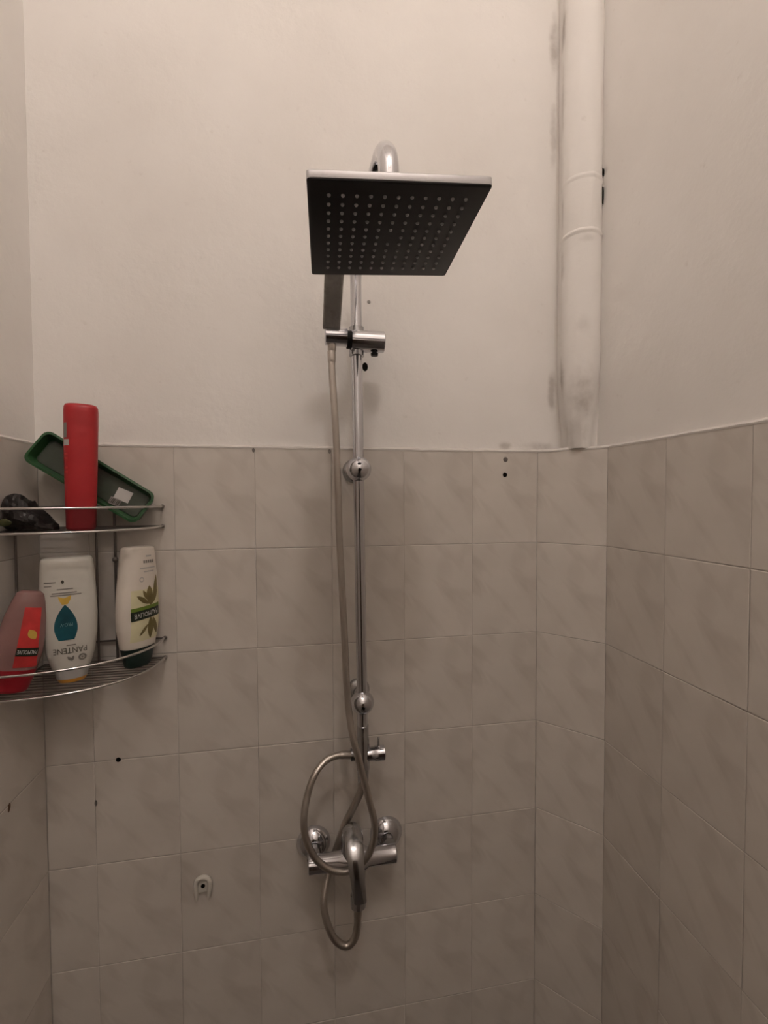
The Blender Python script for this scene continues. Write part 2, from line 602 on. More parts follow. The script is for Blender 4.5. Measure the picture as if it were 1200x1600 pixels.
# holes, plugs and ticks in the back wall
def hole(x, z, r, y=0.0, mt=M_dark, name='screw_hole', parent=wall_back, sz=1.0):
    m = Mesh()
    prof = [(0.0005, r * 1.25), (-0.0006, r * 1.15), (-0.0008, r * 0.9), (-0.0007, r * 0.5), (-0.0006, 0.0)]
    m.lathe((0, 0, 0), (0, 1, 0), prof, 14)
    m.v = [Vector((x + p.x, y + p.y, z + p.z * sz)) for p in m.v]
    return build(name, m, mt, parent)


hole(0.8307, 1.9824, 0.0045, mt=M_wire_dark, name='wall_plug')
hole(0.8294, 1.949, 0.0042)
hole(0.0423, 1.4002, 0.0038)
hole(0.5237, 2.170, 0.0050, PB, sz=1.5)
hole(0.5323, 2.3026, 0.0032, PB, mt=M_satin, name='wall_plug')
hole(0.2997, 1.9956, 0.0022, mt=M_wire_dark, name='grout_chip', sz=2.0)
hole(0.4493, 1.9951, 0.0022, mt=M_wire_dark, name='grout_chip', sz=2.0)
hole(0.0013, 1.3202, 0.0022, mt=M_satin, name='grout_chip', sz=2.2)
m = Mesh()
m.lathe((0, 0, 0), (1, 0, 0), [(-0.0005, 0.006), (0.0008, 0.005), (0.0012, 0.001)], 10)
m.v = [Vector((XL + p.x, -0.108 + p.y * 0.55 + p.z * 0.3, 1.3956 + p.z * 1.3)) for p in m.v]
build('rust_mark', m, plastic('rust_brown', (0.09, 0.045, 0.02), 0.7), wall_left)

# ------------------------------------------------------------------ ceiling lamp (above the frame)
root = empty('ceiling_lamp', (LAMP_POS.x, LAMP_POS.y, CEIL), 'round opal globe lamp on the ceiling above the shower', 'lamp')
M_glow = mat('glowing_opal_glass', (0.8, 0.8, 0.8), 0.3)
M_glow.node_tree.nodes['Principled BSDF'].inputs['Emission Color'].default_value = (*LAMP_COLOR, 1)
M_glow.node_tree.nodes['Principled BSDF'].inputs['Emission Strength'].default_value = LAMP_STRENGTH
m = Mesh(); m.lathe((LAMP_POS.x, LAMP_POS.y, CEIL), (0, 0, -1), [(0, 0.07), (0.02, 0.07), (0.03, 0.062), (0.034, 0.05), (CEIL - LAMP_POS.z - LAMP_R + 0.01, 0.05)])
build('lamp_holder', m, M_whiteplastic, root, root.location)
m = Mesh(); m.ball(LAMP_POS, LAMP_R, 32)
build('lamp_globe', m, M_glow, root, root.location)

# ------------------------------------------------------------------ shower column
PX, PY = 0.5005, -0.065
HEAD_C = Vector((0.5060, -0.355, 2.2331))
root = empty('shower_column', (PX, PY, 1.36), 'tall chrome shower column with a square black rain head fixed to the back wall', 'shower')
RO = root.location


def px_at(z):        # the pole leans very slightly, as it does on this wall
    return PX + (1.95 - z) * 0.010


m = Mesh()
m.tube([(px_at(z), PY, z) for z in (1.36, 1.55, 1.75, 1.95, 2.2, 2.30)], 0.0104, 24)
build('riser_pole', m, M_chrome, root, RO)
# arm: up, forward over the head, down into it
AR, AZ = 0.058, 2.364
pts = [Vector((px_at(2.27), PY, 2.27))]
for k in range(13):
    a_ = math.pi / 2 * k / 12
    pts.append(Vector((px_at(2.3), PY - AR * (1 - math.cos(a_)), AZ - AR + AR * math.sin(a_))))
for k in range(13):
    a_ = math.pi / 2 * k / 12
    pts.append(Vector((HEAD_C.x, HEAD_C.y + AR * (1 - math.sin(a_)), AZ - AR + AR * math.cos(a_))))
pts.append(Vector((HEAD_C.x, HEAD_C.y, 2.272)))
m = Mesh(); m.tube(pts, [0.0104 + 0.0030 * min(1.0, k / 13) for k in range(len(pts))], 24)
build('shower_arm', m, M_chrome, root, RO)
m = Mesh(); m.lathe((HEAD_C.x, HEAD_C.y, 2.245), (0, 0, 1), [(0, 0.026), (0.006, 0.025), (0.012, 0.0175), (0.036, 0.0172), (0.040, 0.0142), (0.045, 0.0138)])
build('arm_nut', m, M_chrome, root, RO)

# rain head
HM = Matrix.Translation(HEAD_C) @ rot_yaw_pitch_roll(-0.0467, -0.0078, -0.0478).to_4x4()
s2, th, bv = 0.1, 0.0095, 0.0016


def sq(h, z, r=0.0035):
    out = []
    for cxs, cys, a_ in ((1, -1, -90), (1, 1, 0), (-1, 1, 90), (-1, -1, 180)):
        for k in range(4):
            t = math.radians(a_ + 30 * k)
            out.append(Vector((cxs * (h - r) + r * math.cos(t), cys * (h - r) + r * math.sin(t), z)))
    return out


m = Mesh(); m.rings([sq(s2 - 0.0005, 0.0), sq(s2, 0.0010), sq(s2, th - bv), sq(s2 - bv, th), sq(s2 - 0.03, th + 0.0008)])
m.xform(HM)
head = build('rain_head', m, M_chrome, root, RO)
head['label'] = 'square rain head with chrome rim'
m = Mesh(); m.rings([sq(s2 - 0.0006, 0.0004), sq(s2 - 0.0002, 0.0000), sq(s2 - 0.0004, -0.0012), sq(s2 - 0.0016, -0.0017)]); m.xform(HM)
fp = build('face_plate', m, M_black, head, RO)
fp['label'] = 'black face plate with rows of grey nozzles'
nz = Mesh(); nz.lathe((0, 0, 0), (0, 0, -1), [(-0.0002, 0.0023), (0.0010, 0.0021), (0.0020, 0.0016), (0.0022, 0.0008)], 10)
nz_me = None
for i in range(11):
    for j in range(11):
        if i == 5 and j == 5:
            continue
        if nz_me is None:
            o = build('nozzle', nz, M_nozzle, head)
            nz_me = o.data
        else:
            o = bpy.data.objects.new('nozzle', nz_me)
            COL.objects.link(o)
            o.parent = head
        loc = HM @ Vector(((i - 5) * 0.01535, (j - 5) * 0.01535, -0.0015)) - RO
        o.matrix_local = Matrix.Translation(loc) @ HM.to_3x3().to_4x4()


# ball brackets on the wall
def ball_bracket(z, r, zr):
    x = px_at(z)
    m = Mesh(); m.ball((x, PY - 0.004, z), r, 32)
    b_ = build('wall_bracket', m, M_chrome, root, RO)
    m = Mesh()
    m.lathe((x, 0.0, zr), (0, -1, 0), [(0, r + 0.0015), (0.004, r + 0.001), (0.010, r * 0.86), (0.013, r * 0.55), (0.016, 0.011), (0.060, 0.0105)])
    build('wall_rosette', m, M_chrome_dull, b_, RO)
    m = Mesh(); m.lathe((x - 0.0005, PY - 0.004 - r + 0.0006, z - 0.002), (0, -1, 0), [(-0.001, 0.0032), (0.0004, 0.0030), (0.0006, 0.0016)], 12)  # black disc standing in for a dark reflection on the ball
    build('dark_reflection', m, M_dark, b_, RO)


ball_bracket(1.9548, 0.0240, 1.9548)
ball_bracket(1.5038, 0.0225, 1.5010)

# slide holder for the hand shower
HZ = 2.1955
m = Mesh()
m.lathe((0.4865, PY - 0.006, HZ), (1, 0, 0), [(0, 0.017), (0.0012, 0.0195), (0.062, 0.0195), (0.0635, 0.0178), (0.064, 0.006)], 32)
hold = build('slide_holder', m, M_chrome, root, RO)
m = Mesh(); m.lathe((0.4785, PY - 0.010, HZ), (1, 0, 0), [(0, 0.0165), (0.008, 0.0165)], 24)
build('holder_gap', m, M_black, hold, RO)  # black ring standing in for the dark gap beside the cradle
m = Mesh()
m.lathe((0.4370, PY - 0.022, HZ), (1, 0, 0), [(0, 0.0135), (0.0015, 0.0165), (0.0405, 0.0165), (0.0415, 0.014)], 32)
build('hand_shower_cradle', m, M_chrome, hold, RO)
m = Mesh(); m.lathe((px_at(HZ), PY, HZ - 0.0275), (0, 0, 1), [(0, 0.0115), (0.001, 0.0145), (0.054, 0.0145), (0.055, 0.0115)], 24)
build('pole_collar', m, M_chrome_dull, hold, RO)
m = Mesh(); m.lathe((0.5310, PY - 0.008, HZ - 0.0175), (0, 0, -1), [(0, 0.0045), (0.004, 0.0045), (0.0045, 0.0072), (0.009, 0.0068), (0.0095, 0.004)], 16)
build('clamp_knob', m, M_black, hold, RO)

# diverter
DZ = 1.3985
dx_ = px_at(DZ)
m = Mesh()
m.lathe((dx_, PY, 1.345), (0, 0, 1), [(0, 0.0085), (0.002, 0.0105), (0.024, 0.0110), (0.026, 0.0128), (0.075, 0.0128), (0.078, 0.0122), (0.085, 0.0122), (0.0865, 0.0112), (0.112, 0.0112), (0.113, 0.0102)], 28)
div = build('diverter_body', m, M_chrome_dull, root, RO)
m = Mesh(); m.lathe((dx_ + 0.008, PY, DZ), (1, 0, 0), [(0, 0.0125), (0.014, 0.0130), (0.016, 0.0142), (0.034, 0.0142), (0.0355, 0.012)], 28)
build('diverter_knob', m, M_chrome, div, RO)
m = Mesh(); m.lathe((0.5370, PY, DZ + 0.012), (0, 0, 1), [(0, 0.0024), (0.019, 0.0024), (0.020, 0.0016)], 12)
build('diverter_pin', m, M_chrome_dull, div, RO)
m = Mesh(); m.lathe((dx_ - 0.008, PY, DZ + 0.002), (-1, 0, 0), [(0, 0.0105), (0.008, 0.0105), (0.009, 0.0118), (0.016, 0.0118), (0.017, 0.008)], 20)
build('hose_nipple', m, M_chrome_dull, div, RO)

# ------------------------------------------------------------------ hand shower
hp = Vector((0.4520, PY - 0.020, 2.150))
root = empty('hand_shower', hp, 'flat grey metal hand shower in the slide holder left of the pole', 'hand shower')


def slab(stations):
    """stations: (centre, half width x, half thickness, forward tilt normal)"""
    rings = []
    for c_, hw, ht, nrm in stations:
        c_ = Vector(c_); n_ = Vector(nrm).normalized()
        ring = []
        for k in range(20):
            a_ = 2 * math.pi * k / 20
            ca, sa = math.cos(a_), math.sin(a_)
            u = hw * math.copysign(abs(ca) ** 0.35, ca)
            w = ht * math.copysign(abs(sa) ** 0.35, sa)
            ring.append(c_ + Vector((u, 0, 0)) + n_ * w)
        rings.append(ring)
    m = Mesh(); m.rings(rings)
    return m


nf = (0, -0.76, -0.65)
m = slab([((0.4488, -0.0890, 2.209), 0.0150, 0.0055, nf), ((0.4490, -0.0920, 2.213), 0.0160, 0.0070, nf),
          ((0.4500, -0.1200, 2.244), 0.0162, 0.0070, nf), ((0.4505, -0.1500, 2.277), 0.0164, 0.0070, nf), ((0.4520, -0.185, 2.313), 0.0165, 0.0065, nf)])
build('handle', m, M_satin, root, hp)
nf = (0, -0.72, -0.69)
m = slab([((0.4550, -0.182, 2.309), 0.040, 0.0060, nf), ((0.4560, -0.185, 2.312), 0.043, 0.0080, nf),
          ((0.4570, -0.243, 2.370), 0.043, 0.0080, nf), ((0.4570, -0.246, 2.373), 0.040, 0.0060, nf)])
build('spray_head', m, M_chrome, root, hp)
m = slab([((0.4550, -0.1955, 2.309), 0.035, 0.0012, nf), ((0.4550, -0.2455, 2.359), 0.035, 0.0012, nf)])
build('spray_plate', m, M_black, root, hp)
m = Mesh(); m.lathe((0.4500, -0.0885, 2.205), (0, 0.05, -0.9), [(0, 0.0080), (0.034, 0.0076), (0.036, 0.0068)], 18)
build('hose_socket', m, M_hose, root, hp)

# ------------------------------------------------------------------ hoses
HOSE_B = [(0.4492, -0.087, 2.1650), (0.4503, -0.090, 2.1177), (0.4537, -0.092, 2.0612), (0.4571, -0.09, 1.992), (0.4593, -0.088, 1.9215), (0.4611, -0.085, 1.8381), (0.4642, -0.085, 1.7661), (0.4674, -0.085, 1.6936), (0.4705, -0.085, 1.6207), (0.4725, -0.087, 1.5596), (0.4765, -0.092, 1.5004), (0.4822, -0.102, 1.4572), (0.4924, -0.105, 1.4154), (0.5029, -0.105, 1.3717), (0.5136, -0.105, 1.3277), (0.5219, -0.105, 1.2898), (0.5206, -0.105, 1.2568), (0.5054, -0.106, 1.2231), (0.4727, -0.108, 1.2063), (0.4373, -0.11, 1.2165), (0.4107, -0.11, 1.2421), (0.3948, -0.11, 1.2802), (0.3917, -0.11, 1.3163), (0.3979, -0.1, 1.3506), (0.4112, -0.09, 1.3826), (0.4346, -0.075, 1.4006), (0.4595, -0.068, 1.404), (0.478, -0.065, 1.4008)]
HOSE_A = [(0.4935, -0.074, 1.100), (0.4915, -0.075, 1.0646), (0.4851, -0.075, 1.04), (0.4688, -0.075, 1.0301), (0.4468, -0.072, 1.0465), (0.4326, -0.065, 1.0781), (0.4283, -0.055, 1.1082), (0.4343, -0.04, 1.1333), (0.4442, -0.026, 1.1572), (0.4574, -0.026, 1.1926), (0.4712, -0.035, 1.2398), (0.488, -0.05, 1.2848), (0.501, -0.06, 1.3209), (0.5056, -0.065, 1.348)]


def hose(name, pts, r, label):
    path = resample(spline(pts, 10), 0.0012)
    rads = [r * (1.0 if i % 2 else 0.93) for i in range(len(path))]
    m = Mesh(); m.tube(path, rads, 12)
    o0 = path[len(path) // 2]
    e = empty(name, o0, label, 'hose')
    build('hose_sleeve', m, M_hose, e, o0, angle=80)
    for end, nxt in ((path[0], path[14]), (path[-1], path[-15])):
        m = Mesh(); m.lathe(end, nxt - end, [(-0.004, r * 0.9), (-0.003, r * 1.15), (0.010, r * 1.15), (0.016, r * 1.08), (0.017, r)], 12)
        build('hose_nut', m, M_hose, e, o0)


hose('shower_hose', HOSE_B, 0.0066, 'long ribbed metal hose hanging from the hand shower and looping round the mixer')
hose('feed_hose', HOSE_A, 0.0072, 'short ribbed metal hose looping below the mixer up to the pole')

# ------------------------------------------------------------------ mixer
MC = Vector((0.4871, -0.062, 1.189))
root = empty('shower_mixer', MC, 'chrome wall mixer with lever handle and two round cover plates on the tiles', 'mixer')
m = Mesh()
m.lathe((0.398, MC.y, MC.z + 0.001), (1, 0, 0), [(0, 0.012), (0.002, 0.0165), (0.060, 0.0170), (0.068, 0.0215), (0.110, 0.0215), (0.118, 0.0170), (0.172, 0.0165), (0.174, 0.012)], 28)
build('mixer_body', m, M_chrome, root, MC)
for x, zz in ((0.4103, 1.189), (0.5626, 1.189)):
    m = Mesh(); m.lathe((x, 0.0, zz), (0, -1, 0), [(0, 0.0345), (0.003, 0.0345), (0.010, 0.031), (0.018, 0.024), (0.023, 0.016), (0.0235, 0.012)], 32)
    build('cover_plate', m, M_chrome, root, MC)
    m = Mesh(); m.lathe((x, 0.0, zz), (0, -1, 0), [(0.018, 0.0105), (0.036, 0.0105), (0.0365, 0.0145), (0.052, 0.0145), (0.0525, 0.011)], 6)
    build('union_nut', m, M_chrome_dull, root, MC)
# cartridge housing and lever
m = Mesh(); m.lathe((MC.x - 0.003, MC.y, MC.z + 0.010), (0, 0, 1), [(0, 0.0215), (0.030, 0.0215), (0.042, 0.0205), (0.053, 0.0165), (0.060, 0.009), (0.062, 0.002)], 28)
build('cartridge_dome', m, M_chrome_dull, root, MC)
st = [((MC.x - 0.004, -0.072, 1.2590), 0.0110, 0.0045, (0, -0.5, 0.8)), ((MC.x - 0.004, -0.094, 1.2560), 0.0165, 0.0050, (0, -0.6, 0.8)),
      ((MC.x - 0.003, -0.113, 1.2460), 0.0170, 0.0050, (0, -0.85, 0.5)), ((MC.x - 0.002, -0.1240, 1.2280), 0.0150, 0.0048, (0, -1, 0.12)),
      ((MC.x + 0.001, -0.1265, 1.1950), 0.0130, 0.0046, (0, -1, 0.02)), ((MC.x + 0.004, -0.1275, 1.1620), 0.0128, 0.0044, (0, -1, 0)), ((MC.x + 0.0045, -0.1275, 1.1585), 0.0115, 0.0034, (0, -1, 0))]
rings = []
for c_, hw, ht, n_ in st:
    c_ = Vector(c_); n_ = Vector(n_).normalized()
    rings.append([c_ + Vector((hw * math.cos(2 * math.pi * k / 20), 0, 0)) + n_ * ht * math.sin(2 * math.pi * k / 20) for k in range(20)])
m = Mesh(); m.rings(rings)
build('lever_handle', m, M_chrome_dull, root, MC)
m = Mesh(); m.lathe((0.494, -0.070, MC.z - 0.012), (0, -0.05, -1), [(0, 0.0150), (0.030, 0.0135), (0.050, 0.0125), (0.051, 0.0150), (0.072, 0.0150), (0.073, 0.011)], 20)
build('outlet_pipe', m, M_chrome_dull, root, MC)

# ------------------------------------------------------------------ white wall clip
hx, hz = 0.1930, 1.1313
root = empty('wall_clip', (hx, 0, hz), 'small white plastic U-shaped clip screwed low on the tiles', 'clip')
RC = root.location
pts = [Vector((hx - 0.0125, -0.006, hz - 0.024)), Vector((hx - 0.0135, -0.006, hz - 0.005))]
for k in range(9):
    a_ = math.pi * (1 - k / 8)
    pts.append(Vector((hx + 0.0135 * math.cos(a_), -0.006, hz + 0.006 + 0.014 * math.sin(a_))))
pts += [Vector((hx + 0.0125, -0.006, hz - 0.005)), Vector((hx + 0.0105, -0.006, hz - 0.022))]
m = Mesh(); m.tube(pts, [0.003] + [0.0045] * (len(pts) - 2) + [0.003], 10)
build('clip_arm', m, M_whiteplastic, root, RC)
m = Mesh(); m.box((hx - 0.0125, -0.0045, hz - 0.012), (hx + 0.0125, 0.0, hz + 0.014))
build('clip_plate', m, M_whiteplastic, root, RC)
m = Mesh(); m.lathe((hx, -0.004, hz + 0.001), (0, -1, 0), [(0, 0.0042), (0.0012, 0.0040), (0.0018, 0.002)], 14)
build('clip_screw', m, M_dark, root, RC)

# ------------------------------------------------------------------ wire corner shelf
root = empty('corner_shelf', (XL, 0, 1.594), 'two-tier chrome wire corner shelf holding bottles on the left', 'shelf')
RS = root.location
RX, RY, EXPO = 0.209, 0.162, 2.35


def front(t, z, inset=0.0):
    a_ = math.pi / 2 * t
    ca, sa = math.cos(a_), math.sin(a_)
    return Vector((XL + 0.004 + (RX - inset) * ca ** (2 / EXPO), -0.004 - (RY - inset) * sa ** (2 / EXPO), z))


def edge_x(y, z=0):
    t = min(1.0, abs(y + 0.004) / RY)
    return XL + 0.004 + RX * (1 - t ** EXPO) ** (1 / EXPO)


TIERS = ((1.8855, 1.8475), (1.6320, 1.5940))
for zt, zb in TIERS:
    for nm, z in (('top_rail', zt), ('bottom_rail', zb)):
        pts = [front(k / 40, z) for k in range(41)]
        m = Mesh(); m.tube(pts, 0.0021, 10)
        build(nm, m, M_wire, root, RS)
        m = Mesh(); m.tube([front(0, z), Vector((XL + 0.006, -0.006, z)), front(1, z)], 0.0019, 8)
        build('wall_rail', m, M_wire_dark, root, RS)
        m = Mesh(); m.ball(front(0, z) + Vector((0.0005, 0.001, 0)), 0.0036, 12)
        build('rail_end', m, M_wire_dark, root, RS)
    for k in range(1, 13):
        y = -0.004 - k * 0.0122
        m = Mesh(); m.tube([(XL + 0.005, y, zb), (edge_x(y) - 0.0015, y, zb)], 0.0012, 6)
        build('shelf_wire', m, M_wire_dark, root, RS)
    for t in (0.30, 0.62):
        p = front(t, zb)
        m = Mesh(); m.tube([p, p + Vector((0, 0, zt - zb))], 0.0010, 6)
for x, y in ((0.047, -0.006), (XL + 0.0065, -0.083), (0.015, -0.006)):
    m = Mesh(); m.tube([(x, y, 1.590), (x, y, 1.890)], 0.0021 if x < 0.02 else 0.0024, 8)
    post = build('hanging_post', m, M_wire_dark, root, RS)
    if x > 0.03:
        m = Mesh(); m.ball((x, y - 0.001, 1.786), 0.0052, 12)
        build('fixing_screw', m, M_wire_dark, post, RS)


# ------------------------------------------------------------------ bottles
class Bottle:
    """Upside-down bottle in its own coordinates: front towards -y, standing on z = 0."""

    def __init__(self, prof, root):
        self.prof, self.root = prof, root      # (z, half width, half depth, exponent)

    def at(self, z):
        P = self.prof
        if z <= P[0][0]: return P[0][1:]
        for a_, b_ in zip(P[:-1], P[1:]):
            if z <= b_[0]:
                t = (z - a_[0]) / max(1e-9, b_[0] - a_[0])
                return tuple(a_[i] + (b_[i] - a_[i]) * t for i in (1, 2, 3))
        return P[-1][1:]

    def ring(self, z, a_, b_, n, seg=40):
        out = []
        for k in range(seg):
            t = 2 * math.pi * k / seg
            c_, s_ = math.cos(t), math.sin(t)
            out.append(Vector((a_ * math.copysign(abs(c_) ** (2 / n), c_), b_ * math.copysign(abs(s_) ** (2 / n), s_), z)))
        return out

    def loft(self, name, z0, z1, material, step=0.004):
        zs_ = [z0] + [p[0] for p in self.prof if z0 < p[0] < z1] + [z1]
        n = int((z1 - z0) / step)
        zs_ = sorted(set(round(z, 5) for z in zs_ + [z0 + (z1 - z0) * k / n for k in range(n + 1)]))
        m = Mesh(); m.rings([self.ring(z, *self.at(z)) for z in zs_])
        return build(name, m, material, self.root, angle=50)

    def surf(self, x, z, off):
        a_, b_, n = self.at(z)
        q = max(0.0, 1 - (abs(x) / a_) ** n)
        if abs(x) > a_ * 0.93:
            q = max(q, 1 - 0.93 ** n)
            x = math.copysign(a_ * 0.93, x)
        return Vector((x, -b_ * q ** (1 / n) - off, z))

    def patch(self, name, fn, nu, nv, material, off=0.0006):
        """fn(u, v) with u, v in 0..1 gives (x, z) on the front"""
        V = [self.surf(*fn(i / nu, j / nv), off) for j in range(nv + 1) for i in range(nu + 1)]
        F = [(j * (nu + 1) + i, j * (nu + 1) + i + 1, (j + 1) * (nu + 1) + i + 1, (j + 1) * (nu + 1) + i) for j in range(nv) for i in range(nu)]
        m = Mesh(); m.add(V, F)
        return build(name, m, material, self.root)

    def rect(self, name, cx, cz, w, h, material, ang=0.0, off=0.0006):
        ca, sa = math.cos(ang), math.sin(ang)

        def fn(u, v):
            x, z = (u - 0.5) * w, (v - 0.5) * h
            return cx + x * ca - z * sa, cz + x * sa + z * ca
        return self.patch(name, fn, max(2, int(w / 0.003)), max(1, int(h / 0.006)), material, off)

    def drop(self, name, cx, ztip, zbase, hw, material, off=0.0007, ang=0.0, shape=0):
        H = ztip - zbase
        ca, sa = math.cos(ang), math.sin(ang)

        def fn(u, v):
            if shape == 0:      # teardrop, point up
                w = hw * (math.sin(math.pi * min(1, 0.12 + 0.88 * (1 - v)) ** 0.8) if False else (max(0.0, 1 - v) ** 0.62) * (1 - 0.28 * max(0, 1 - v / 0.18) ** 2) * 1.12 if v > 0.02 else hw * 0 + 0.72)
            else:               # leaf, pointed both ends
                w = math.sin(math.pi * v) ** 0.8
            x = (u - 0.5) * 2 * hw * w if shape else (u - 0.5) * 2 * hw * min(1.0, w / hw if w > 1 else w)
            z = (v - 0.5) * H
            return cx + x * ca - z * sa, (ztip + zbase) / 2 + x * sa + z * ca
        return self.patch(name, fn, 6, 14, material, off)

    def text(self, name, body, cx, cz, width, height, material, ang=math.pi, off=0.0010, bold=0.0):
        cu = bpy.data.curves.new(name, 'FONT')
        cu.body = body
        cu.align_x = 'CENTER'; cu.align_y = 'CENTER'
        cu.offset = bold
        cu.resolution_u = 2
        tmp = bpy.data.objects.new(name, cu)
        COL.objects.link(tmp)
        dg = bpy.context.evaluated_depsgraph_get()
        me = bpy.data.meshes.new_from_object(tmp.evaluated_get(dg))
        V = [v.co.copy() for v in me.vertices]
        F = [tuple(p.vertices) for p in me.polygons]
        bpy.data.objects.remove(tmp); bpy.data.meshes.remove(me)
        xs = [v.x for v in V]; ys = [v.y for v in V]
        mx, my = (min(xs) + max(xs)) / 2, (min(ys) + max(ys)) / 2
        sx, sy = width / (max(xs) - min(xs)), height / (max(ys) - min(ys))
        ca, sa = math.cos(ang), math.sin(ang)
        W = []
        for v in V:
            x, z = (v.x - mx) * sx, (v.y - my) * sy
            W.append(self.surf(cx + x * ca - z * sa, cz + x * sa + z * ca, off))
        m = Mesh(); m.add(W, F)
        return build(name, m, material, self.root, smooth=False)


FL = 1.594 + 0.0014       # lower shelf wires' top
FU = 1.8475 + 0.0014

# white bottle with a blue drop
root = empty('shampoo_bottle', (0.0085, -0.092, FL), 'white shampoo bottle upside down with a teal drop on its front', 'bottle', rot=(math.radians(0), math.radians(-1.0), math.radians(21)))
B = Bottle([(0.0, 0.0190, 0.0150, 2.3), (0.006, 0.0220, 0.0165, 2.3), (0.022, 0.0262, 0.0180, 2.3), (0.024, 0.0275, 0.0190, 2.4), (0.045, 0.0340, 0.0210, 2.6), (0.075, 0.0385, 0.0225, 2.7),
            (0.11, 0.0402, 0.0228, 2.8), (0.15, 0.0398, 0.0222, 2.8), (0.19, 0.0378, 0.0205, 2.9), (0.202, 0.0366, 0.0195, 2.9), (0.2065, 0.0345, 0.0175, 2.9), (0.208, 0.031, 0.0145, 2.9)], root)
B.loft('bottle_body', 0.0235, 0.208, M_white)
cap = B.loft('bottle_cap', 0.006, 0.023, M_inkpale)
cap['label'] = 'greyish bottle cap'
seal = B.loft('cap_rim', 0.0, 0.0058, M_orange, 0.002)
seal['label'] = 'orange rim under the cap'


def teardrop(cx, zt, zb, hw):
    def fn(u, v):
        # v = 0 base .. 1 tip
        if v < 0.35:
            w = 0.66 + 0.34 * math.sin(math.pi / 2 * v / 0.35)
        else:
            q = (v - 0.35) / 0.65
            w = math.cos(math.pi / 2 * q) ** 0.85
        return cx + (u - 0.5) * 2 * hw * w, zb + (zt - zb) * v
    return fn


B.patch('teal_drop', teardrop(-0.004, 0.132, 0.0735, 0.0160), 8, 18, M_teal)


def swoosh(u, v):
    return -0.004 + (u - 0.5) * 0.018 * (0.45 + 0.55 * v), 0.1325 + 0.010 * v + (0.004 * (abs(u - 0.45) * 2) if v > 0.9 else 0)


B.patch('yellow_flame', swoosh, 8, 4, M_yellow)
B.text('drop_lettering', 'PRO-V', -0.003, 0.099, 0.017, 0.0055, M_tealink, off=0.0014)
B.text('label_lettering', 'PANTENE', 0.0, 0.0555, 0.046, 0.0095, M_inkdark)
B.rect('print_line', 0.002, 0.0645, 0.013, 0.0016, M_ink)
for cx_, cz_, w_ in ((-0.023, 0.1695, 0.016), (-0.026, 0.1635, 0.010), (-0.003, 0.1575, 0.022), (-0.004, 0.1515, 0.034), (-0.002, 0.1478, 0.042)):
    B.rect('print_line', cx_, cz_, w_, 0.0016, M_ink)
B.drop('print_mark', -0.006, 0.1725, 0.1665, 0.0022, M_inkdark, shape=1)


def ring_patch(cx, cz, r0, r1):
    def fn(u, v):
        a_ = 2 * math.pi * u
        r = r0 + (r1 - r0) * v
        return cx + r * math.cos(a_), cz + r * math.sin(a_)
    return fn


B.patch('print_badge', ring_patch(0.0165, 0.0415, 0.0030, 0.0058), 20, 1, M_ink)
B.patch('print_badge', ring_patch(0.0165, 0.0415, 0.0002, 0.0018), 12, 1, M_ink)
B.drop('print_leaf', -0.001, 0.0465, 0.0370, 0.0022, M_ink, shape=1, ang=0.7)
B.drop('print_leaf', 0.003, 0.0465, 0.0370, 0.0020, M_ink, shape=1, ang=-0.4)

# cream bottle with olive leaves
root = empty('lotion_bottle', (0.0950, -0.044, FL + 0.0005), 'cream bottle upside down with dark green cap and olive leaves on its label', 'bottle', rot=(0, math.radians(1.3), math.radians(60)))
B = Bottle([(0.0, 0.0215, 0.0135, 2.3), (0.003, 0.0245, 0.0155, 2.3), (0.020, 0.0285, 0.0180, 2.3), (0.036, 0.0325, 0.0195, 2.3), (0.037, 0.0330, 0.0200, 2.3), (0.070, 0.0395, 0.0215, 2.4), (0.10, 0.0410, 0.0220, 2.4),
            (0.14, 0.0390, 0.0215, 2.4), (0.18, 0.0345, 0.0200, 2.5), (0.208, 0.0310, 0.0185, 2.6), (0.214, 0.0300, 0.0175, 2.6), (0.2165, 0.0275, 0.0150, 2.6), (0.2175, 0.0235, 0.0120, 2.6)], root)
B.loft('bottle_body', 0.0362, 0.2175, M_cream)
B.loft('bottle_cap', 0.0, 0.036, M_greencap)['label'] = 'dark green bottle cap'
B.rect('label_panel', 0.002, 0.095, 0.062, 0.092, M_labelyellow, off=0.0004)
for (cx_, cz_, ln, hw_, an) in ((0.006, 0.129, 0.036, 0.0075, 0.05), (-0.008, 0.122, 0.030, 0.0042, 0.95), (-0.003, 0.130, 0.022, 0.0035, 0.5), (0.020, 0.140, 0.050, 0.0050, -0.15), (0.016, 0.124, 0.032, 0.0055, -0.6),
                                (0.008, 0.070, 0.040, 0.0065, 0.0), (-0.006, 0.068, 0.026, 0.0030, -0.75), (0.019, 0.072, 0.036, 0.0050, 0.35)):
    B.drop('olive_leaf', cx_, cz_ + ln / 2, cz_ - ln / 2, hw_, M_leaf, off=0.0009, ang=an, shape=1)
TL = math.radians(3)
B.rect('label_band_edge', 0.000, 0.1075, 0.060, 0.007, M_bandgreen, TL, 0.0010)
B.rect('label_band', 0.000, 0.0965, 0.060, 0.0165, M_band, TL, 0.0012)
B.text('label_lettering', 'PALMOLIVE', 0.000, 0.0965, 0.050, 0.0085, M_whiteink, math.pi + TL, 0.0016)
B.rect('print_line', 0.006, 0.2005, 0.012, 0.0030, M_inkpale)
for k in range(5):
    B.rect('print_line', -0.004 + k * 0.0048, 0.1905, 0.0036, 0.0052, M_ink)
for cx_, cz_, w_ in ((0.004, 0.1790, 0.034), (0.006, 0.1725, 0.022)):
    B.rect('print_line', cx_, cz_, w_, 0.0022, M_inkpale)
B.patch('print_badge', ring_patch(-0.010, 0.1590, 0.0030, 0.0046), 16, 1, M_inkpale)

